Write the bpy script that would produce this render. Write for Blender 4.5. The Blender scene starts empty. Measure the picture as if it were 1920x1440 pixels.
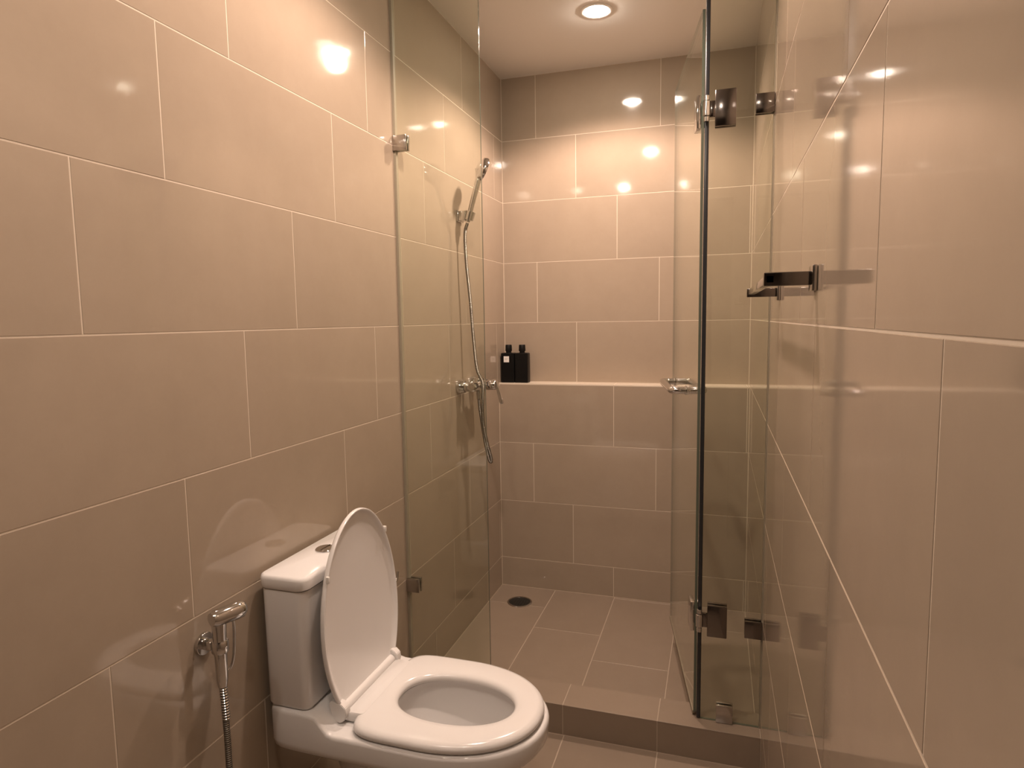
import bpy, bmesh, math, random
from mathutils import Vector, Matrix
random.seed(7)
scene = bpy.context.scene
C = scene.collection
PI = math.pi

# ------------------------------------------------------------ camera
cam_d = bpy.data.cameras.new('camera'); cam = bpy.data.objects.new('camera', cam_d); C.objects.link(cam)
YAW, PITCH, ROLL = 0.30749, -0.09926, -0.01488
fwd = Vector((-math.sin(YAW)*math.cos(PITCH), math.cos(YAW)*math.cos(PITCH), math.sin(PITCH)))
right = Vector((math.cos(YAW), math.sin(YAW), 0)); up = right.cross(fwd)
r2 = math.cos(ROLL)*right + math.sin(ROLL)*up; u2 = -math.sin(ROLL)*right + math.cos(ROLL)*up
M = Matrix((r2, u2, -fwd)).transposed().to_4x4(); M.translation = Vector((1.0414, 0.0, 1.3656))
cam.matrix_world = M
cam_d.sensor_fit = 'HORIZONTAL'; cam_d.sensor_width = 36.0; cam_d.lens = 36.0*1211.89/1920.0
cam_d.clip_start = 0.01; cam_d.clip_end = 50
scene.camera = cam

# ------------------------------------------------------------ world, view
w = bpy.data.worlds.new('world'); scene.world = w; w.use_nodes = True
w.node_tree.nodes['Background'].inputs[0].default_value = (0, 0, 0, 1)
w.node_tree.nodes['Background'].inputs[1].default_value = 0.0
vs = scene.view_settings
vs.view_transform = 'Standard'; vs.look = 'None'; vs.gamma = 1.0; vs.use_curve_mapping = False
vs.exposure = 1.32

# lamps of the room: recessed downlights (x, y, watts)
LIGHT_COL = (1.0, 0.725, 0.595)
DOWNLIGHTS = [(0.577, 2.612, 24.5, 'recessed downlight in the ceiling above the shower floor'),
              (0.572, 1.496, 20.0, 'recessed downlight in the ceiling over the toilet, outside the shower'),
              (0.216, 0.292, 2.9, 'recessed ceiling downlight nearest the front wall, on the toilet side'),
              (0.735, 0.280, 2.9, 'recessed ceiling downlight nearest the front wall, on the towel bar side')]
SPOT_SIZE, SPOT_BLEND, LENS_EMIT = math.radians(146), 0.40, 70.0

# ------------------------------------------------------------ room size (metres)
YB, YL, W, YG, H = 3.168, 3.065, 1.186, 2.014, 2.55
CURB_Y0, CURB_Y1, CURB_Z = 1.959, 2.088, 0.104
YF = -0.95
LEDGE = 1.05

# ------------------------------------------------------------ materials
def mat(name, col=(.8,.8,.8), rough=.5, metal=0., spec=.5, **kw):
    m = bpy.data.materials.new(name); m.use_nodes = True
    b = m.node_tree.nodes['Principled BSDF']
    b.inputs['Base Color'].default_value = (*col, 1); b.inputs['Roughness'].default_value = rough
    b.inputs['Metallic'].default_value = metal; b.inputs['Specular IOR Level'].default_value = spec
    for k, v in kw.items(): b.inputs[k].default_value = v
    return m
def tile_mat(name, c1, c2, rough, bump=.004, spec=.5):
    m = mat(name, c1, rough, 0., spec); nt = m.node_tree; n = nt.nodes; l = nt.links; b = n['Principled BSDF']
    tc = n.new('ShaderNodeTexCoord'); oi = n.new('ShaderNodeObjectInfo')
    add = n.new('ShaderNodeVectorMath'); add.operation = 'ADD'
    sc = n.new('ShaderNodeVectorMath'); sc.operation = 'SCALE'; sc.inputs[3].default_value = 0.7
    l.new(oi.outputs['Location'], sc.inputs[0]); l.new(tc.outputs['Object'], add.inputs[0]); l.new(sc.outputs[0], add.inputs[1])
    ns = n.new('ShaderNodeTexNoise'); ns.inputs['Scale'].default_value = 7; ns.inputs['Detail'].default_value = 7; ns.inputs['Roughness'].default_value = .7
    l.new(add.outputs[0], ns.inputs['Vector'])
    mx = n.new('ShaderNodeMix'); mx.data_type = 'RGBA'
    mx.inputs[6].default_value = (*c1, 1); mx.inputs[7].default_value = (*c2, 1)
    l.new(ns.outputs['Fac'], mx.inputs[0])
    hs = n.new('ShaderNodeHueSaturation')
    mr = n.new('ShaderNodeMapRange'); mr.inputs['To Min'].default_value = .96; mr.inputs['To Max'].default_value = 1.04
    l.new(oi.outputs['Random'], mr.inputs['Value']); l.new(mr.outputs[0], hs.inputs['Value'])
    l.new(mx.outputs[2], hs.inputs['Color']); l.new(hs.outputs[0], b.inputs['Base Color'])
    n2 = n.new('ShaderNodeTexNoise'); n2.inputs['Scale'].default_value = 3.0; n2.inputs['Detail'].default_value = 1
    l.new(add.outputs[0], n2.inputs['Vector'])
    bp = n.new('ShaderNodeBump'); bp.inputs['Strength'].default_value = .25; bp.inputs['Distance'].default_value = bump
    l.new(n2.outputs['Fac'], bp.inputs['Height']); l.new(bp.outputs[0], b.inputs['Normal'])
    return m
M_TILE = tile_mat('glazed_taupe_tile', (.33,.267,.204), (.395,.325,.25), .065, .0012, .68)
M_FTILE = tile_mat('matt_taupe_floor_tile', (.225,.176,.132), (.272,.215,.163), .30, .003)
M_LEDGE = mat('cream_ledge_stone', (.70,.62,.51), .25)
M_GROUT = mat('pale_grout', (.60,.52,.42), .8)
M_FGROUT = mat('floor_grout', (.40,.33,.255), .8)
M_CEIL = mat('white_ceiling_paint', (.80,.78,.75), .75)
M_PAINT = mat('front_wall_paint', (.16,.13,.10), .7)  # unseen end walls; colour set dark to cut bounced light
M_CERAMIC = mat('white_ceramic', (.74,.73,.72), .08)
M_PLASTIC = mat('white_seat_plastic', (.75,.735,.72), .16)
M_CHROME = mat('chrome', (.66,.66,.66), .09, 1.)
M_DCHROME = mat('reflection_darkened_chrome', (.19,.172,.16), .14, 1.)  # chrome with the reflection of a dark room put into its base colour
M_CLIP = mat('satin_nickel', (.50,.48,.46), .18, 1.)
M_BLACKP = mat('black_bottle_plastic', (.004,.004,.004), .35, 0, .25)
M_BLACKC = mat('black_cap_plastic', (.004,.004,.004), .45, 0, .25)
M_LABEL = mat('white_paper_label', (.8,.78,.75), .6)
M_INK = mat('grey_ink', (.35,.34,.33), .7)
M_SEAL = mat('dark_door_seal', (.02,.022,.025), .25)
M_RUBBER = mat('black_rubber', (.012,.012,.012), .5)
M_WATER = mat('toilet_water', (.35,.33,.31), .02)
M_TRIM = mat('white_lamp_trim', (.85,.84,.82), .4)
M_HOSE = mat('steel_hose', (.24,.225,.20), .34, 1.)
nt = M_HOSE.node_tree; tcn = nt.nodes.new('ShaderNodeTexCoord'); wv = nt.nodes.new('ShaderNodeTexWave'); wv.bands_direction = 'Z'
wv.inputs['Scale'].default_value = 70; bpn = nt.nodes.new('ShaderNodeBump'); bpn.inputs['Distance'].default_value = .0015; bpn.inputs['Strength'].default_value = .8
nt.links.new(tcn.outputs['Object'], wv.inputs['Vector']); nt.links.new(wv.outputs['Fac'], bpn.inputs['Height'])
nt.links.new(bpn.outputs[0], nt.nodes['Principled BSDF'].inputs['Normal'])

def glass_mat(name, tint):
    m = bpy.data.materials.new(name); m.use_nodes = True; nt = m.node_tree; n = nt.nodes; l = nt.links
    n.remove(n['Principled BSDF']); out = n['Material Output']
    tr = n.new('ShaderNodeBsdfTransparent'); tr.inputs[0].default_value = (*tint, 1)
    gl = n.new('ShaderNodeBsdfGlossy'); gl.inputs['Roughness'].default_value = .0; gl.inputs['Color'].default_value = (1,1,1,1)
    lw = n.new('ShaderNodeLayerWeight'); lw.inputs['Blend'].default_value = .5
    pw = n.new('ShaderNodeMath'); pw.operation = 'POWER'; pw.inputs[1].default_value = 5
    ml = n.new('ShaderNodeMath'); ml.operation = 'MULTIPLY_ADD'; ml.inputs[1].default_value = .958; ml.inputs[2].default_value = .042
    mx = n.new('ShaderNodeMixShader')
    l.new(lw.outputs['Facing'], pw.inputs[0]); l.new(pw.outputs[0], ml.inputs[0]); l.new(ml.outputs[0], mx.inputs[0])
    l.new(tr.outputs[0], mx.inputs[1]); l.new(gl.outputs[0], mx.inputs[2]); l.new(mx.outputs[0], out.inputs['Surface'])
    return m
M_GLASS = glass_mat('clear_greenish_glass', (.952,.972,.935))
M_GEDGE = mat('polished_glass_edge', (.10,.12,.09), .06, 0, .8)
def emit_mat(name, col, s):
    m = bpy.data.materials.new(name); m.use_nodes = True; n = m.node_tree.nodes
    n.remove(n['Principled BSDF']); e = n.new('ShaderNodeEmission'); e.inputs[0].default_value = (*col,1); e.inputs[1].default_value = s
    m.node_tree.links.new(e.outputs[0], n['Material Output'].inputs[0]); return m
M_LENS = emit_mat('lit_lamp_lens', (1.0,.86,.72), LENS_EMIT)
M_CORE = emit_mat('lit_lamp_core', (1.0,.86,.72), LENS_EMIT*4.5)

# ------------------------------------------------------------ helpers
def link(name, me, m=None, parent=None, smooth=None):
    if m is not None and len(me.materials) == 0: me.materials.append(m)
    if smooth:
        for p in me.polygons: p.use_smooth = True
        me.set_sharp_from_angle(angle=math.radians(smooth))
    o = bpy.data.objects.new(name, me); C.objects.link(o)
    if parent is not None:
        o.parent = parent; o.matrix_parent_inverse = parent.matrix_world.inverted()
    return o
def from_bm(name, bm, m, parent=None, smooth=40):
    bmesh.ops.recalc_face_normals(bm, faces=bm.faces[:])
    me = bpy.data.meshes.new(name); bm.to_mesh(me); bm.free()
    return link(name, me, m, parent, smooth)
def tag(o, label, cat, group=None, kind=None):
    o['label'] = label; o['category'] = cat
    if group: o['group'] = group
    if kind: o['kind'] = kind
    return o
def empty(name, loc, label, cat, group=None, rot=None):
    o = bpy.data.objects.new(name, None); o.empty_display_size = .05; C.objects.link(o)
    o.matrix_world = Matrix.Translation(loc) @ (rot if rot is not None else Matrix.Identity(4))
    bpy.context.view_layer.update()
    return tag(o, label, cat, group)
def box(bm, x0, x1, y0, y1, z0, z1, bev=0, seg=2):
    r = bmesh.ops.create_cube(bm, size=1)
    vs_ = r['verts']
    for v in vs_:
        v.co = Vector((x0 if v.co.x < 0 else x1, y0 if v.co.y < 0 else y1, z0 if v.co.z < 0 else z1))
    if bev:
        es = list({e for v in vs_ for e in v.link_edges})
        bmesh.ops.bevel(bm, geom=es, offset=bev, segments=seg, profile=.5, affect='EDGES')
    return vs_
def ring(bm, pts): return [bm.verts.new(p) for p in pts]
def bridge(bm, a, b, closed=True):
    n = len(a)
    for i in range(n if closed else n-1):
        j = (i+1) % n
        bm.faces.new((a[i], a[j], b[j], b[i]))
def loft(bm, rings, cap0=True, cap1=True):
    R = [ring(bm, r) for r in rings]
    for a, b in zip(R, R[1:]): bridge(bm, a, b)
    if cap0: bm.faces.new(R[0][::-1])
    if cap1: bm.faces.new(R[-1])
    return R
def frame_of(d):
    d = d.normalized(); a = Vector((0,0,1)) if abs(d.z) < .9 else Vector((1,0,0))
    u = d.cross(a).normalized(); return u, d.cross(u).normalized()
def lathe(bm, p0, p1, prof, n=24, cap=True):
    """prof: list of (t 0..1 along p0->p1, radius)"""
    p0 = Vector(p0); p1 = Vector(p1); d = p1-p0; u, v = frame_of(d)
    rs = []
    for t, r in prof:
        c = p0 + d*t
        rs.append([c + u*(r*math.cos(2*PI*k/n)) + v*(r*math.sin(2*PI*k/n)) for k in range(n)])
    return loft(bm, rs, cap, cap)
def cyl(bm, p0, p1, r, n=24, ch=.0): 
    L = (Vector(p1)-Vector(p0)).length
    if ch: c = ch/L; return lathe(bm, p0, p1, [(0, r-ch), (c, r), (1-c, r), (1, r-ch)], n)
    return lathe(bm, p0, p1, [(0, r), (1, r)], n)
def spline(pts, sub=8):
    pts = [Vector(p) for p in pts]; out = []
    P = [pts[0]*2-pts[1]] + pts + [pts[-1]*2-pts[-2]]
    for i in range(1, len(P)-2):
        a, b, c, d = P[i-1], P[i], P[i+1], P[i+2]
        for k in range(sub):
            t = k/sub
            out.append(.5*((2*b)+(c-a)*t+(2*a-5*b+4*c-d)*t*t+(3*b-a-3*c+d)*t**3))
    out.append(pts[-1]); return out
def tube(bm, path, rad, n=12):
    path = [Vector(p) for p in path]; rs = []; u = None
    for i, p in enumerate(path):
        d = (path[min(i+1, len(path)-1)] - path[max(i-1, 0)]).normalized()
        if u is None: u, v = frame_of(d)
        else:
            u = (u - d*u.dot(d)).normalized(); v = d.cross(u)
        r = rad(i/(len(path)-1)) if callable(rad) else rad
        rs.append([p + u*(r*math.cos(2*PI*k/n)) + v*(r*math.sin(2*PI*k/n)) for k in range(n)])
    return loft(bm, rs)
def part(name, m, parent, fn, smooth=40):
    bm = bmesh.new(); fn(bm); return from_bm(name, bm, m, parent, smooth)

# ------------------------------------------------------------ tiles
G = .0015      # half a joint
TC = {}
AX = {'L': (Vector((0,1,0)), Vector((0,0,1))), 'R': (Vector((0,0,1)), Vector((0,1,0))),
      'B': (Vector((1,0,0)), Vector((0,0,1))), 'F': (Vector((1,0,0)), Vector((0,1,0))),
      'Y': (Vector((0,0,1)), Vector((1,0,0)))}
def tile_mesh(o, du, dv, m):
    key = (o, round(du, 3), round(dv, 3), m.name)
    if key in TC: return TC[key]
    U, V = AX[o]; N = U.cross(V); c = .0005
    vs_, fs = [], []
    for (ins, d) in ((c, 0), (0, -c), (0, -.007)):
        a, b = du/2-ins, dv/2-ins
        for (su, sv) in ((-1,-1), (1,-1), (1,1), (-1,1)): vs_.append(U*(su*a)+V*(sv*b)+N*d)
    fs.append((0,1,2,3))
    for k in range(2):
        for i in range(4):
            j = (i+1) % 4; fs.append((k*4+i, (k+1)*4+i, (k+1)*4+j, k*4+j))
    me = bpy.data.meshes.new('tile'); me.from_pydata([tuple(v) for v in vs_], [], fs); me.update()
    me.materials.append(m); TC[key] = me; return me
def tile(parent, o, plane, u0, u1, v0, v1, m):
    """one tile; joint half-widths are taken off every side"""
    u0 += G; u1 -= G; v0 += G; v1 -= G
    if u1-u0 < .006 or v1-v0 < .006: return
    U, V = AX[o]; N = U.cross(V); ax = max(range(3), key=lambda i: abs(N[i]))
    me = tile_mesh(o, u1-u0, v1-v0, m)
    ob = bpy.data.objects.new('tile', me); C.objects.link(ob); ob.parent = parent
    p = U*((u0+u1)/2) + V*((v0+v1)/2); p[ax] = plane
    jit = random.uniform(-.0002, 0); ob.location = p + N*jit
    return ob
ROWS = [(0., .15)] + [(.15+.3*k, .45+.3*k) for k in range(8)]
def cuts(lo, hi, off, step):
    k = math.ceil((lo-off)/step - 1e-6); out = [lo]
    while off+k*step < hi-1e-6:
        c = off+k*step
        if c-lo > .004: out.append(c)
        k += 1
    out.append(hi); return list(zip(out, out[1:]))

def struct(name, fn, m, label, cat): 
    o = part(name, m, None, fn, None); return tag(o, label, cat, kind='structure')

floor = struct('floor', lambda b: box(b, -.1, W+.1, YF-.1, YB+.1, -.12, -.0007), M_FGROUT, 'taupe tiled bathroom floor with pale joints', 'floor')
wall_left = struct('wall_left', lambda b: box(b, -.1, -.0007, YF-.1, YB+.1, -.0007, H), M_GROUT, 'glossy beige tiled wall behind the toilet tank', 'wall')
wall_right = struct('wall_right', lambda b: box(b, W+.0007, W+.1, YF-.1, YB+.1, -.0007, H), M_GROUT, 'glossy beige tiled wall that carries the towel bar', 'wall')
def _wb(b):
    box(b, -.0007, W+.0007, YB+.0007, YB+.1, LEDGE-.02, H)
    box(b, -.0007, W+.0007, YL+.0007, YB+.1, -.0007, LEDGE-.0007)
wall_back = struct('wall_back', _wb, M_GROUT, 'beige tiled back wall of the shower with a shallow ledge', 'wall')
YD = -.06
def _wf(b):
    box(b, -.0007, .28, YD-.10, YD, -.0007, H); box(b, 1.12, W+.0007, YD-.10, YD, -.0007, H); box(b, .28, 1.12, YD-.10, YD, 2.06, H)
wall_front = struct('wall_front', _wf, M_PAINT, 'plain painted partition with an open doorway facing the shower', 'wall')
wall_hall = struct('wall_hall', lambda b: box(b, -.0007, W+.0007, YF-.1, YF, -.0007, H), M_PAINT, 'hallway wall beyond the doorway, coloured dark to cut bounced light', 'wall')
ceiling = None

for k, (z0, z1) in enumerate(ROWS):
    yend = (YB if z0 >= LEDGE-.01 else YL)
    for a, b in cuts(YF, yend-.001, (1.642, 1.242, 1.442)[k % 3], .6): tile(wall_left, 'L', 0., a, b, z0, z1, M_TILE)
    for a, b in cuts(YF, yend-.001, (1.50, 1.10, 1.30)[k % 3], .6): tile(wall_right, 'R', W, z0, z1, a, b, M_TILE)
    for a, b in cuts(.0005, W-.0005, (.576, .376, .176)[k % 3], .6): tile(wall_back, 'B', yend, a, b, z0, z1, M_TILE)
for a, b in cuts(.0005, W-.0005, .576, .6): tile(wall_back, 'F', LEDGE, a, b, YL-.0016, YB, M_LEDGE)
# floor: columns 0.3 wide, staggered
COLX = [0.0, .282, .581, .882, W]
for i in range(4):
    off = (2.86, 2.658, 2.45, 2.25)[i]
    for a, b in cuts(CURB_Y1, YL-.001, off, .6): tile(floor, 'F', 0., COLX[i]+.0005, COLX[i+1], a, b, M_FTILE)
    for a, b in cuts(YF, CURB_Y0, off-.1, .6): tile(floor, 'F', 0., COLX[i]+.0005, COLX[i+1], a, b, M_FTILE)
# curb between bathroom and shower
curb = struct('trim_1', lambda b: box(b, .0, W, CURB_Y0+.0007, CURB_Y1-.0007, -.0007, CURB_Z-.0007), M_FGROUT, 'low tiled curb across the shower entrance', 'curb')
CX = [.0005, .276, .577, .881, W]
for a, b in zip(CX, CX[1:]):
    tile(curb, 'F', CURB_Z, a, b, CURB_Y0-.0016, CURB_Y1+.0016, M_FTILE)
    tile(curb, 'B', CURB_Y0, a, b, 0, CURB_Z, M_FTILE)
    tile(curb, 'Y', CURB_Y1, 0, CURB_Z, a, b, M_FTILE)

# ceiling with real round openings for the downlights
RH = .052
def ceiling_fn(bm):
    z = H
    outer = [bm.verts.new(p) for p in ((-.1, YF-.1, z), (W+.1, YF-.1, z), (W+.1, YB+.1, z), (-.1, YB+.1, z))]
    edges = [bm.edges.new((outer[i], outer[(i+1) % 4])) for i in range(4)]
    for (x, y, *_r) in DOWNLIGHTS:
        rr = [bm.verts.new((x+RH*math.cos(2*PI*i/32), y+RH*math.sin(2*PI*i/32), z)) for i in range(32)]
        edges += [bm.edges.new((rr[i], rr[(i+1) % 32])) for i in range(32)]
    bmesh.ops.triangle_fill(bm, use_beauty=True, use_dissolve=False, edges=edges)
    box(bm, -.1, W+.1, YF-.1, YB+.1, H+.09, H+.13)
ceiling = struct('ceiling', ceiling_fn, M_CEIL, 'plain white painted ceiling with recessed downlights', 'ceiling')
for p in ceiling.data.polygons: p.use_smooth = False

# ------------------------------------------------------------ downlights
def downlight(x, y, watts, label):
    t = empty('downlight', (x, y, H), label, 'light', 'recessed ceiling downlights')
    def trim(bm):
        prof = [(RH+.010, 0), (RH+.010, -.003), (RH+.004, -.005), (RH-.002, -.004), (RH-.006, .004), (RH-.012, .03)]
        R = [ring(bm, [(x+r*math.cos(2*PI*i/40), y+r*math.sin(2*PI*i/40), H+dz) for i in range(40)]) for r, dz in prof]
        for a, b in zip(R, R[1:]): bridge(bm, a, b)
    part('trim_ring', M_TRIM, t, trim)
    def lens(bm):
        lathe(bm, (x, y, H-.012), (x, y, H+.045), [(0, .018), (.03, .026), (.10, .034), (.20, RH-.010), (1, RH-.012)], 40)
    part('lamp_lens', M_LENS, t, lens)
    part('lamp_core', M_CORE, t, lambda b: lathe(b, (x, y, H-.014), (x, y, H-.0115), [(0, .015), (1, .017)], 32))
    ld = bpy.data.lights.new('lamp_beam', 'SPOT'); ld.energy = watts; ld.color = LIGHT_COL
    ld.spot_size = SPOT_SIZE; ld.spot_blend = SPOT_BLEND; ld.shadow_soft_size = .035
    lo = bpy.data.objects.new('lamp_beam', ld); C.objects.link(lo); lo.parent = t
    lo.location = (0, 0, -.05)
    return t
for d in DOWNLIGHTS: downlight(*d)

# ------------------------------------------------------------ shower glass
def glass_box(name, parent, x0, x1, y0, y1, z0, z1, thin):
    """thin: axis of thickness; the four narrow sides take the edge material"""
    bm = bmesh.new(); box(bm, x0, x1, y0, y1, z0, z1)
    bmesh.ops.recalc_face_normals(bm, faces=bm.faces[:])
    for f in bm.faces: f.material_index = 0 if abs(f.normal[thin]) > .5 else 1
    me = bpy.data.meshes.new(name); bm.to_mesh(me); bm.free()
    me.materials.append(M_GLASS); me.materials.append(M_GEDGE)
    return link(name, me, None, parent)
GT = .004
gl = empty('glass_panel', (.155, YG, CURB_Z), 'narrow fixed glass panel between the toilet wall and the open shower entrance', 'glass panel')
glass_box('pane', gl, .003, .309, YG-GT, YG+GT, CURB_Z+.001, H-.002, 1)
part('silicone_bead', mat('clear_silicone', (.30,.27,.20), .3), gl, lambda b: box(b, .0004, .009, YG-.007, YG+.007, CURB_Z+.001, H-.002))
for z in (1.956, .430):
    part('wall_clip', M_CLIP, gl, lambda b: (box(b, .001, .050, YG-.014, YG-GT, z-.025, z+.025, .002), box(b, .001, .050, YG+GT, YG+.014, z-.025, z+.025, .002)))
gr = empty('glass_panel', (1.095, YG, CURB_Z), 'narrow fixed glass panel beside the towel bar wall, carrying the door hinges', 'glass panel')
XE = 1.004
glass_box('pane', gr, XE+.006, W-.003, YG-GT, YG+GT, CURB_Z+.001, H-.002, 1)
part('edge_seal', M_SEAL, gr, lambda b: box(b, XE-.006, XE+.006, YG-.006, YG+.006, CURB_Z+.002, H-.002, .002))
part('silicone_bead', bpy.data.materials['clear_silicone'], gr, lambda b: box(b, W-.003, W-.0004, YG-.005, YG+.005, CURB_Z+.001, H-.002))
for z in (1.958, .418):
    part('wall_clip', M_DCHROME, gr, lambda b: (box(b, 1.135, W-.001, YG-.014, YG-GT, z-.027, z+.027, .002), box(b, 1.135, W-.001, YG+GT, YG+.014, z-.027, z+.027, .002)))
part('curb_clip', M_CLIP, gr, lambda b: (box(b, 1.056, 1.106, YG-.013, YG-GT, CURB_Z+.001, CURB_Z+.058, .002), box(b, 1.056, 1.106, YG+GT, YG+.013, CURB_Z+.001, CURB_Z+.058, .002)))

# door: hinged on the right panel's edge, swung into the shower; local +X runs along the door
DW = .676; ang = math.atan2(.666, -.117)
HX = .993
gd = empty('glass_door', (HX, YG, CURB_Z), 'frameless clear glass shower door standing open into the shower', 'door', rot=Matrix.Rotation(ang, 4, 'Z'))
def door_part(name, m, fn, parent=gd, smooth=40):
    o = part(name, m, None, fn, smooth); o.parent = parent; return o
bm = bmesh.new(); box(bm, .004, DW, -GT, GT, .014, 2.238-CURB_Z)
bmesh.ops.recalc_face_normals(bm, faces=bm.faces[:])
for f in bm.faces: f.material_index = 0 if abs(f.normal.y) > .5 else 1
me = bpy.data.meshes.new('pane'); bm.to_mesh(me); bm.free(); me.materials.append(M_GLASS); me.materials.append(M_GEDGE)
pane = link('pane', me); pane.parent = gd
door_part('bottom_seal', mat('clear_seal', (.25,.21,.15), .35), lambda b: box(b, .01, DW-.002, -.006, .006, .004, .016, .001))
# hinges: door-side plates (edge on), barrel, panel-side plate
for z in (1.957, .432):
    zz = z-CURB_Z
    o_ = Matrix.Rotation(-ang, 3, 'Z') @ Vector((1.003-HX, -.0165, 0)); ox, oy = o_.x, o_.y
    h = door_part('hinge', M_CHROME, lambda b: (cyl(b, (ox, oy, zz-.021), (ox, oy, zz+.021), .0105, 24, .002),
                                                cyl(b, (ox, oy, zz-.036), (ox, oy, zz-.022), .008, 20, .001),
                                                cyl(b, (ox, oy, zz+.022), (ox, oy, zz+.036), .008, 20, .001)))
    door_part('door_plate', M_CHROME, lambda b: (box(b, .006, .062, -.016, -GT, zz-.047, zz+.047, .002), box(b, .006, .062, GT, .016, zz-.047, zz+.047, .002)), h)
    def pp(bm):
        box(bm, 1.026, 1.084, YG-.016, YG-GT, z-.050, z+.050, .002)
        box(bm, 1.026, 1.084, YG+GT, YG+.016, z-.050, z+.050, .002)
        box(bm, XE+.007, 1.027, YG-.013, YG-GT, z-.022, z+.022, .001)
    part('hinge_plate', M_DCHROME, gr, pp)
# handle: horizontal loop through the glass
def loop(bm):
    zc = 1.118-CURB_Z; xa, xb, o = .25, .565, .054
    for s in (-1, 1):
        pts = [(xa, s*GT, zc), (xa, s*(o-.022), zc), (xa+.006, s*(o-.006), zc), (xa+.022, s*o, zc), ((xa+xb)/2, s*o, zc), (xb-.022, s*o, zc), (xb-.006, s*(o-.006), zc), (xb, s*(o-.022), zc), (xb, s*GT, zc)]
        tube(bm, spline(pts, 5), .0125, 14)
hd = door_part('handle', M_CHROME, loop)
def collars(bm):
    zc = 1.118-CURB_Z
    for x in (.25, .565):
        for s in (-1, 1): cyl(bm, (x, s*GT, zc), (x, s*(GT+.006), zc), .0160, 20, .001)
door_part('collar', M_CHROME, collars, hd)

# ------------------------------------------------------------ toilet
YC = 1.408
def outline(xr, xf, hw, xm, z, nr=4.5, nf=2.15, n=120, yc=YC):
    D = []; m = 1440
    for i in range(m+1):
        t = 2*PI*i/m; c, q = math.cos(t), math.sin(t); e = nf if c >= 0 else nr
        D.append((xm + math.copysign(abs(c)**(2/e), c)*((xf-xm) if c >= 0 else (xm-xr)), yc + hw*math.copysign(abs(q)**(2/e), q)))
    L = [0]
    for (x0, y0), (x1, y1) in zip(D, D[1:]): L.append(L[-1]+math.hypot(x1-x0, y1-y0))
    pts = []; j = 0
    for k in range(n):
        s_ = L[-1]*k/n
        while L[j+1] < s_: j += 1
        f = (s_-L[j])/max(1e-9, L[j+1]-L[j])
        pts.append((D[j][0]+(D[j+1][0]-D[j][0])*f, D[j][1]+(D[j+1][1]-D[j][1])*f, z))
    return pts
def rrect(x0, x1, y0, y1, r, z, seg=6):
    pts = []
    for (cx_, cy_, a0) in ((x1-r, y0+r, -PI/2), (x1-r, y1-r, 0), (x0+r, y1-r, PI/2), (x0+r, y0+r, PI)):
        for k in range(seg+1):
            a = a0 + PI/2*k/seg; pts.append((cx_+r*math.cos(a), cy_+r*math.sin(a), z))
    return pts
toilet = empty('toilet', (.35, YC, 0), 'white close-coupled toilet with its lid raised against the tiled wall', 'toilet')
def bowl(bm):
    N = 16
    O = [outline(.115, .50, .115, .33, .0, N/5, 2.3), outline(.118, .495, .112, .33, .03, 3, 2.3), outline(.13, .49, .108, .33, .12, 3, 2.3),
         outline(.13, .53, .115, .35, .22, 3, 2.2), outline(.12, .60, .140, .37, .30, 3.5, 2.2), outline(.09, .632, .158, .38, .332, 5, 2.15),
         outline(.030, .648, .180, .39, .342, N, 2.15), outline(.022, .658, .186, .40, .348, N, 2.15),
         outline(.018, .667, .189, .40, .362, N, 2.15), outline(.018, .669, .190, .40, .395, N, 2.15), outline(.0195, .667, .1885, .40, .401, N, 2.15),
         outline(.023, .663, .185, .40, .4045, N, 2.15)]
    a = outline(.027, .659, .181, .40, .405, N, 2.15); b = outline(.282, .602, .108, .43, .405, 2.4, 2.1)
    K = 26
    O += [[tuple(p[i]+(q[i]-p[i])*k/K for i in range(3)) for p, q in zip(a, b)] for k in range(K+1)]
    # raised shelf that carries the tank, at the wall end
    def lift(p):
        x, y, z = p; t = min(1, max(0, (.196-x)/.050)); t = t*t*(3-2*t)
        return (x, y, z + .042*t*min(1, max(0, (z-.36)/.03)))
    O = [[lift(p) for p in r] for r in O]
    O += [outline(.279, .606, .111, .43, .400, 2.4, 2.1), outline(.274, .608, .114, .43, .375, 2.4, 2.1),
         outline(.284, .602, .110, .43, .345, 2.3, 2.1), outline(.308, .590, .096, .44, .305, 2.2, 2.1), outline(.345, .572, .078, .45, .265, 2.1, 2.1), outline(.38, .555, .066, .46, .22, 2.1, 2.1),
         outline(.40, .545, .06, .465, .175, 2, 2), outline(.42, .52, .04, .47, .15, 2, 2)]
    loft(bm, O)
part('bowl', M_CERAMIC, toilet, bowl, 60)
part('water', M_WATER, toilet, lambda b: (b.faces.new(ring(b, outline(.352, .569, .075, .452, .258, 2.1, 2.1, 48)))))
def tank(bm):
    y0, y1 = YC-.184, YC+.180
    loft(bm, [rrect(.030, .125, y0+.012, y1-.012, .014, .447), rrect(.022, .133, y0+.006, y1-.006, .018, .450), rrect(.018, .137, y0+.002, y1-.002, .022, .458), rrect(.016, .140, y0-.001, y1+.001, .024, .742)])
tk = part('tank', M_CERAMIC, toilet, tank, 45)
def tlid(bm):
    y0, y1 = YC-.189, YC+.185
    loft(bm, [rrect(.016, .140, y0+.003, y1-.003, .024, .744), rrect(.013, .146, y0, y1, .026, .748), rrect(.013, .147, y0-.001, y1+.001, .026, .768), rrect(.015, .145, y0+.001, y1-.001, .025, .774), rrect(.020, .140, y0+.006, y1-.006, .021, .777)])
tl = part('tank_lid', M_CERAMIC, toilet, tlid, 45)
def button(bm): lathe(bm, (.078, YC, .776), (.078, YC, .783), [(0, .026), (.5, .026), (.8, .024), (1, .021)], 36)
bt = part('flush_button', M_CHROME, tl, button)
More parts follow.
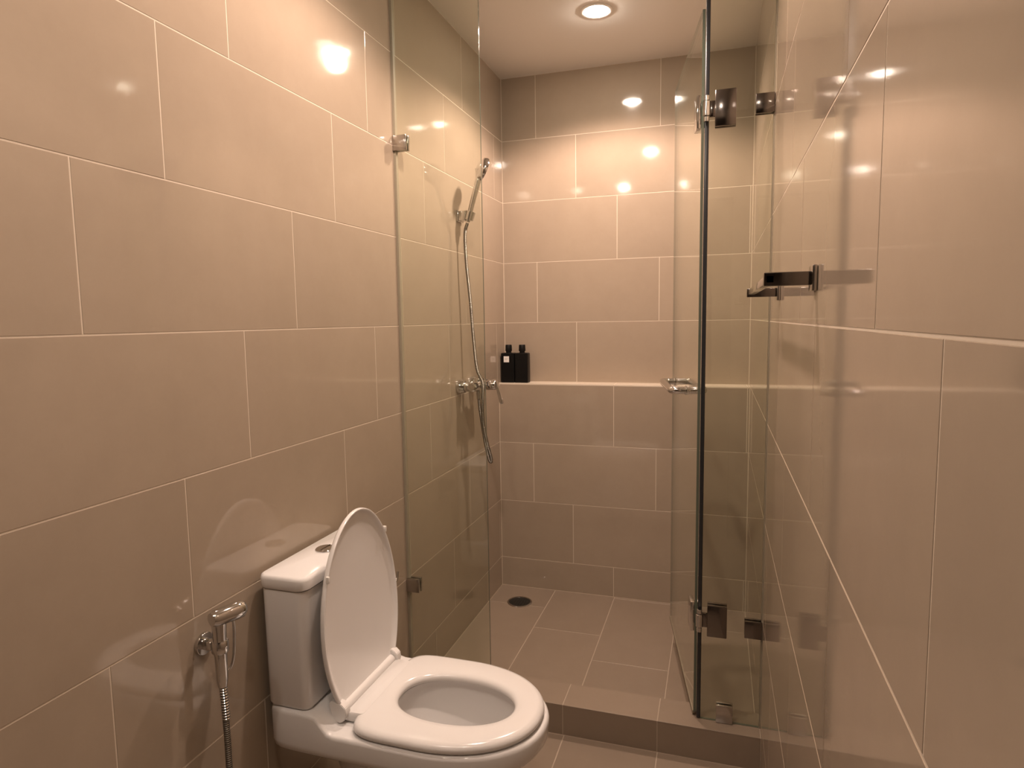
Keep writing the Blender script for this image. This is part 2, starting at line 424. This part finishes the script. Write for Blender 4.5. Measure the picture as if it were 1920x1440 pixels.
part('button_split', M_DCHROME, bt, lambda b: box(b, .0765, .0795, YC-.021, YC+.021, .7825, .7838))
def seat(bm):
    def o(i, z): return outline(.226+i, .657-i, .186-i, .405, z, 6, 2.15)
    def q(i, z): return outline(.288-i, .585+i, .096+i, .43, z, 2.3, 2.1)
    rs = [o(.012, .4075), o(.003, .409), o(.0, .415), o(.001, .421), o(.006, .427), o(.016, .4305), q(.022, .4315), q(.010, .430), q(.003, .425), q(.0, .419), q(.002, .411), q(.010, .4075)]
    R = loft(bm, rs, False, False); bridge(bm, R[-1], R[0])
st = part('seat', M_PLASTIC, toilet, seat, 60)
def tab(bm): loft(bm, [rrect(.196, .248, YC-.128, YC+.128, .008, .408), rrect(.194, .248, YC-.130, YC+.130, .010, .412), rrect(.194, .248, YC-.130, YC+.130, .010, .426), rrect(.198, .248, YC-.126, YC+.126, .008, .431)])
part('seat_tab', M_PLASTIC, st, tab, 50)
part('hinge_bar', M_PLASTIC, toilet, lambda b: cyl(b, (.192, YC-.120, .4335), (.192, YC+.120, .4335), .0125, 24, .001))
for s in (-1, 1):
    def ear(bm):
        y0 = YC+s*.121; y1 = YC+s*.143
        prof = [(.170, .450), (.176, .4555), (.196, .452), (.205, .444), (.207, .432), (.203, .420), (.193, .413), (.182, .415), (.176, .425)]
        prof = [(.189+(x-.189)*1.25, .434+(z-.434)*1.25) for x, z in prof]
        loft(bm, [[(x, y, z) for x, z in prof] for y in (min(y0, y1), max(y0, y1))])
        bmesh.ops.bevel(bm, geom=[e for e in bm.edges], offset=.0015, segments=2, affect='EDGES')
    part('hinge_ear', M_PLASTIC, toilet, ear, 35)
    part('hinge_foot', M_PLASTIC, toilet, lambda b: cyl(b, (.190, YC+s*.105, .4055), (.190, YC+s*.105, .424), .013, 20, .002))
# raised lid: shell in (u up, v sideways), leaning back to the tank
LU, LM, LW = .462, .185, .178
def lid_half(u):
    if u < LM: return LW - (LW-.128)*((LM-u)/LM)**2.2
    return LW*max(0., 1-((u-LM)/(LU-LM))**1.95)**(1/1.95)
def lid_out(ins, dx):
    n = 34; R, L = [], []
    for i in range(n+1):
        t = i/n; u = LM + (LU-LM)*math.sin(t*PI/2) if False else LU*(1-(1-t)**1.0)
        R.append(u)
    us = [LM*(k/14) for k in range(14)] + [LM + (LU-LM)*math.sin(PI/2*k/24) for k in range(25)]
    pts = []
    s = 1-ins/LW
    for u in us[:-1]: pts.append((u, lid_half(u)))
    pts = pts + [(LU, 0.0)] + [(u, -v) for u, v in reversed(pts)]
    out = []
    cu = LU*.5
    for u, v in pts:
        uu = cu + (u-cu)*(1-ins/cu); vv = v*s
        out.append((.196 - .020*(uu/LU) + dx - .004*math.sin(PI*min(1, uu/LU)), YC+vv, .430+uu))
    return out
def lid(bm):
    # back face (towards tank), rim, then hollow underside facing the room
    rs = [lid_out(.10, -.018), lid_out(.03, -.0165), lid_out(.006, -.012), lid_out(0, -.006), lid_out(.0005, .001), lid_out(.002, .0025), lid_out(.005, .0022), lid_out(.008, -.003), lid_out(.022, -.0062), lid_out(.10, -.0085)]
    loft(bm, rs)
ld = part('lid', M_PLASTIC, toilet, lid, 50)
for (u, s) in ((.335, -1), (.37, 1)):
    v = lid_half(u)*s; x = .196-.020*u/LU
    part('bumper', M_LABEL, ld, lambda b: box(b, x-.004, x+.005, YC+v-.003, YC+v+.0015, .430+u-.008, .430+u+.008, .001))

# ------------------------------------------------------------ hand shower, holder, mixer
sh = empty('shower_holder', (0, 2.60, 1.80), 'chrome bracket on the tiled wall holding the hand shower', 'bracket')
part('wall_plate', M_CHROME, sh, lambda b: box(b, .0005, .010, 2.545, 2.605, 1.775, 1.822, .003))
part('arm', M_CHROME, sh, lambda b: box(b, .009, .046, 2.545, 2.592, 1.777, 1.818, .005))
def cup(bm):
    a = Vector((.049, 2.560, 1.778)); d = Vector((.29, .04, 1)).normalized()
    lathe(bm, a, a+d*.038, [(0, .014), (.05, .0195), (.95, .0215), (1, .016)], 24)
part('cup', M_CHROME, sh, cup)
hs_ = empty('hand_shower', (.05, 2.56, 1.78), 'chrome hand shower with a long steel hose above the mixer', 'hand shower')
A = Vector((.045, 2.560, 1.772)); D = Vector((.29, .04, 1)).normalized()
part('handle', M_CHROME, hs_, lambda b: lathe(b, A, A+D*.185, [(0, .0085), (.05, .0105), (.25, .0105), (.6, .0115), (.9, .013), (1, .012)], 24))
HC = A + D*.222; HN = Vector((.80, .62, -.36)).normalized()
def head(bm): lathe(bm, HC-HN*.016, HC+HN*.016, [(0, .018), (.12, .032), (.4, .044), (.75, .0475), (.95, .047), (1, .0445)], 36)
hh = part('head', M_CHROME, hs_, head)
part('spray_face', mat('grey_spray_face', (.25,.25,.25), .4), hh, lambda b: lathe(b, HC+HN*.0155, HC+HN*.0175, [(0, .038), (1, .036)], 36))
part('neck', M_CHROME, hh, lambda b: lathe(b, A+D*.175, HC-HN*.006-D*.005, [(0, .012), (.5, .014), (1, .020)], 24))
HOSE = [(.044, 2.560, 1.768), (.034, 2.556, 1.72), (.036, 2.560, 1.60), (.045, 2.572, 1.45), (.052, 2.580, 1.30), (.066, 2.580, 1.16), (.098, 2.560, 1.10), (.098, 2.560, 1.04), (.088, 2.585, .93), (.098, 2.606, .83), (.110, 2.618, .765), (.108, 2.620, .748), (.101, 2.616, .76), (.086, 2.608, .84), (.074, 2.604, .93), (.066, 2.602, 1.00), (.064, 2.602, 1.045)]
part('hose', M_HOSE, hs_, lambda b: tube(b, spline(HOSE, 8), .0068, 12))
part('hose_nut', M_CHROME, hs_, lambda b: cyl(b, (.0645, 2.602, 1.026), (.064, 2.602, 1.052), .0105, 20, .001))
mx_ = empty('shower_mixer', (0, 2.60, 1.085), 'chrome lever mixer tap on the tiled wall below the hand shower', 'mixer tap')
ZM = 1.086
for y in (2.530, 2.675):
    fl = part('flange', M_CHROME, mx_, lambda b: lathe(b, (.0005, y, ZM), (.030, y, ZM), [(0, .031), (.25, .031), (.6, .029), (1, .025)], 32))
    part('inlet_nut', M_CHROME, fl, lambda b: lathe(b, (.028, y, ZM), (.054, y, ZM), [(0, .016), (.1, .020), (.5, .020), (.6, .017), (1, .017)], 24))
part('body', M_CHROME, mx_, lambda b: (lathe(b, (.064, 2.510, ZM), (.064, 2.695, ZM), [(0, .016), (.03, .021), (.3, .0215), (.42, .026), (.58, .026), (.7, .0215), (.97, .021), (1, .016)], 32),
                                       box(b, .048, .080, 2.575, 2.629, ZM+.008, ZM+.031, .006)))
part('outlet', M_CHROME, mx_, lambda b: cyl(b, (.064, 2.602, ZM-.045), (.064, 2.602, ZM-.015), .0115, 20, .001))
lv = part('cartridge', M_CHROME, mx_, lambda b: lathe(b, (.075, 2.602, ZM), (.146, 2.602, ZM+.004), [(0, .022), (.3, .022), (.34, .0205), (.40, .0205), (.44, .0225), (.95, .0225), (1, .020)], 32))
def lever(bm):
    loft(bm, [[(.128, 2.602+dy, ZM+.010+dz) for dy, dz in ((-.012, .006), (.012, .006), (.012, -.012), (-.012, -.012))],
              [(.148, 2.602+dy, ZM+.002+dz) for dy, dz in ((-.012, .016), (.012, .016), (.012, -.012), (-.012, -.012))],
              [(.158 + dx, 2.602+dy, ZM-.035) for dx, dy in ((.008, -.011), (.008, .011), (-.007, .011), (-.007, -.011))],
              [(.168 + dx, 2.602+dy, ZM-.078) for dx, dy in ((.007, -.010), (.007, .010), (-.006, .010), (-.006, -.010))]])
    bmesh.ops.bevel(bm, geom=bm.edges[:], offset=.002, segments=2, affect='EDGES')
part('lever', M_CHROME, lv, lever)

# ------------------------------------------------------------ bottles on the ledge
def bottle(x, y, label, lab):
    z = LEDGE; t = empty('pump_bottle', (x, y, z), label, 'bottle', 'black bottles on the shower ledge')
    hw, hd = .0345, .024
    part('body', M_BLACKP, t, lambda b: loft(b, [rrect(x-hw+.003, x+hw-.003, y-hd+.003, y+hd-.003, .004, z), rrect(x-hw, x+hw, y-hd, y+hd, .006, z+.003), rrect(x-hw, x+hw, y-hd, y+hd, .006, z+.146), rrect(x-hw+.003, x+hw-.003, y-hd+.003, y+hd-.003, .004, z+.149), rrect(x-.014, x+.014, y-.014, y+.014, .010, z+.150)]), 40)
    part('neck', M_BLACKC, t, lambda b: cyl(b, (x, y, z+.148), (x, y, z+.160), .0135, 24))
    part('cap', M_BLACKC, t, lambda b: lathe(b, (x, y, z+.158), (x, y, z+.190), [(0, .0165), (.1, .0172), (.9, .0160), (1, .0145)], 28))
    if lab:
        lb = part('paper_label', M_LABEL, t, lambda b: box(b, x-.019, x+.009, y-hd-.0006, y-hd, z+.103, z+.133))
        part('print_line', M_INK, lb, lambda b: (box(b, x-.014, x+.003, y-hd-.0009, y-hd-.0005, z+.120, z+.1215), box(b, x-.014, x-.001, y-hd-.0009, y-hd-.0005, z+.116, z+.117)))
    return t
bottle(.040, 3.106, 'black bottle with a small square white label, closest to the corner', True)
bottle(.1105, 3.108, 'plain black bottle without a white label on the ledge', False)

# ------------------------------------------------------------ floor drain
dr = empty('floor_drain', (.148, 2.885, 0), 'round dark floor drain in the corner of the shower', 'drain')
part('rim', M_CLIP, dr, lambda b: loft(b, [[(.148+r*math.cos(2*PI*i/40), 2.885+r*math.sin(2*PI*i/40), z) for i in range(40)] for r, z in ((.060, .0), (.060, .002), (.057, .0035), (.052, .0035), (.051, .0012))], False, False))
part('grate', mat('dark_drain_grate', (.02,.02,.018), .35, .3), dr, lambda b: lathe(b, (.148, 2.885, .0002), (.148, 2.885, .0016), [(0, .0515), (1, .0515)], 40))
def gslots(bm):
    for i in range(-3, 4):
        x = .148+i*.013; hl = math.sqrt(.045**2-(i*.013)**2)
        box(bm, x-.003, x+.003, 2.885-hl, 2.885+hl, .0015, .0028, .0006, 1)
part('grate_bars', bpy.data.materials['dark_drain_grate'], dr, gslots)

# ------------------------------------------------------------ towel bar on the right wall
tb = empty('towel_bar', (W, 1.41, 1.4225), 'chrome towel bar on square posts beside the shower glass', 'towel bar')
ZT = 1.4225
part('bar', M_CHROME, tb, lambda b: box(b, 1.112, 1.126, 1.095, 1.722, ZT-.007, ZT+.007, .002))
for y in (1.105, 1.712):
    ps = part('post', M_DCHROME, tb, lambda b: box(b, 1.110, W-.004, y-.010, y+.010, ZT-.0105, ZT+.0105, .0015))
    part('wall_flange', M_CLIP, ps, lambda b: box(b, W-.008, W-.0003, y-.020, y+.020, ZT-.020, ZT+.020, .002))

# ------------------------------------------------------------ bidet sprayer and its holder on the left wall
bh = empty('sprayer_holder', (0, 1.06, .70), 'small chrome wall holder for the bidet sprayer beside the tank', 'bracket')
part('wall_plate', M_CHROME, bh, lambda b: cyl(b, (.0005, 1.06, .685), (.008, 1.06, .685), .024, 28, .001))
part('hook', M_CHROME, bh, lambda b: (box(b, .007, .030, 1.050, 1.070, .675, .695, .003), lathe(b, (.046, 1.06, .672), (.046, 1.06, .698), [(0, .016), (.1, .0175), (.9, .0175), (1, .016)], 24)))
bs = empty('bidet_sprayer', (.046, 1.06, .60), 'chrome bidet sprayer hanging beside the toilet tank', 'sprayer')
part('handle', M_CHROME, bs, lambda b: lathe(b, (.046, 1.06, .595), (.046, 1.06, .755), [(0, .009), (.1, .012), (.5, .013), (.85, .015), (1, .016)], 24))
def bhd(bm):
    a = Vector((.046, 1.040, .752)); d = Vector((.30, 1, -.02)).normalized()
    lathe(bm, a, a+d*.078, [(0, .014), (.1, .018), (.7, .0195), (.88, .0185), (.97, .013), (1, .006)], 28)
part('head', M_CHROME, bs, bhd)
part('trigger', M_CHROME, bs, lambda b: tube(b, spline([(.056, 1.088, .738), (.056, 1.092, .715), (.054, 1.090, .66), (.052, 1.083, .632), (.048, 1.072, .622)], 6), .0032, 10))
part('hose', M_HOSE, bs, lambda b: tube(b, spline([(.046, 1.06, .60), (.047, 1.061, .55), (.052, 1.058, .45), (.060, 1.045, .33), (.062, 1.015, .27), (.058, .985, .30), (.048, .968, .36), (.040, .962, .40)], 8), .0068, 12))
def rings_(bm):
    for k in range(12): lathe(bm, (.0465+.0003*k, 1.0605, .592-.006*k), (.0465+.0003*k, 1.0605, .589-.006*k), [(0, .0075), (.5, .0090), (1, .0075)], 14)
part('coil_sleeve', M_CHROME, bs, rings_)
sv = empty('stop_valve', (0, .96, .42), 'chrome stop valve feeding the bidet sprayer hose', 'valve')
part('flange', M_CHROME, sv, lambda b: lathe(b, (.0005, .96, .42), (.012, .96, .42), [(0, .028), (.5, .026), (1, .018)], 28))
part('body', M_CHROME, sv, lambda b: (cyl(b, (.010, .96, .42), (.052, .96, .42), .011, 20, .001), cyl(b, (.040, .961, .395), (.040, .961, .425), .010, 20, .001)))
part('knob', M_CHROME, sv, lambda b: lathe(b, (.050, .96, .42), (.074, .96, .42), [(0, .014), (.2, .017), (.85, .016), (1, .012)], 16))

# ------------------------------------------------------------ wall fitting half hidden behind the lid
pf = empty('wall_hook', (0, 1.74, .62), 'chrome fitting with a curved arm half hidden behind the raised lid', 'wall fitting')
part('wall_plate', M_DCHROME, pf, lambda b: box(b, .0005, .010, 1.675, 1.735, .660, .738, .003))
part('cover', M_DCHROME, pf, lambda b: box(b, .010, .060, 1.690, 1.742, .700, .736, .003))
part('curved_arm', M_CHROME, pf, lambda b: tube(b, spline([(.030, 1.705, .675), (.048, 1.712, .62), (.050, 1.730, .545), (.050, 1.775, .512), (.050, 1.815, .512), (.050, 1.838, .523), (.050, 1.846, .545)], 7), .0045, 12))
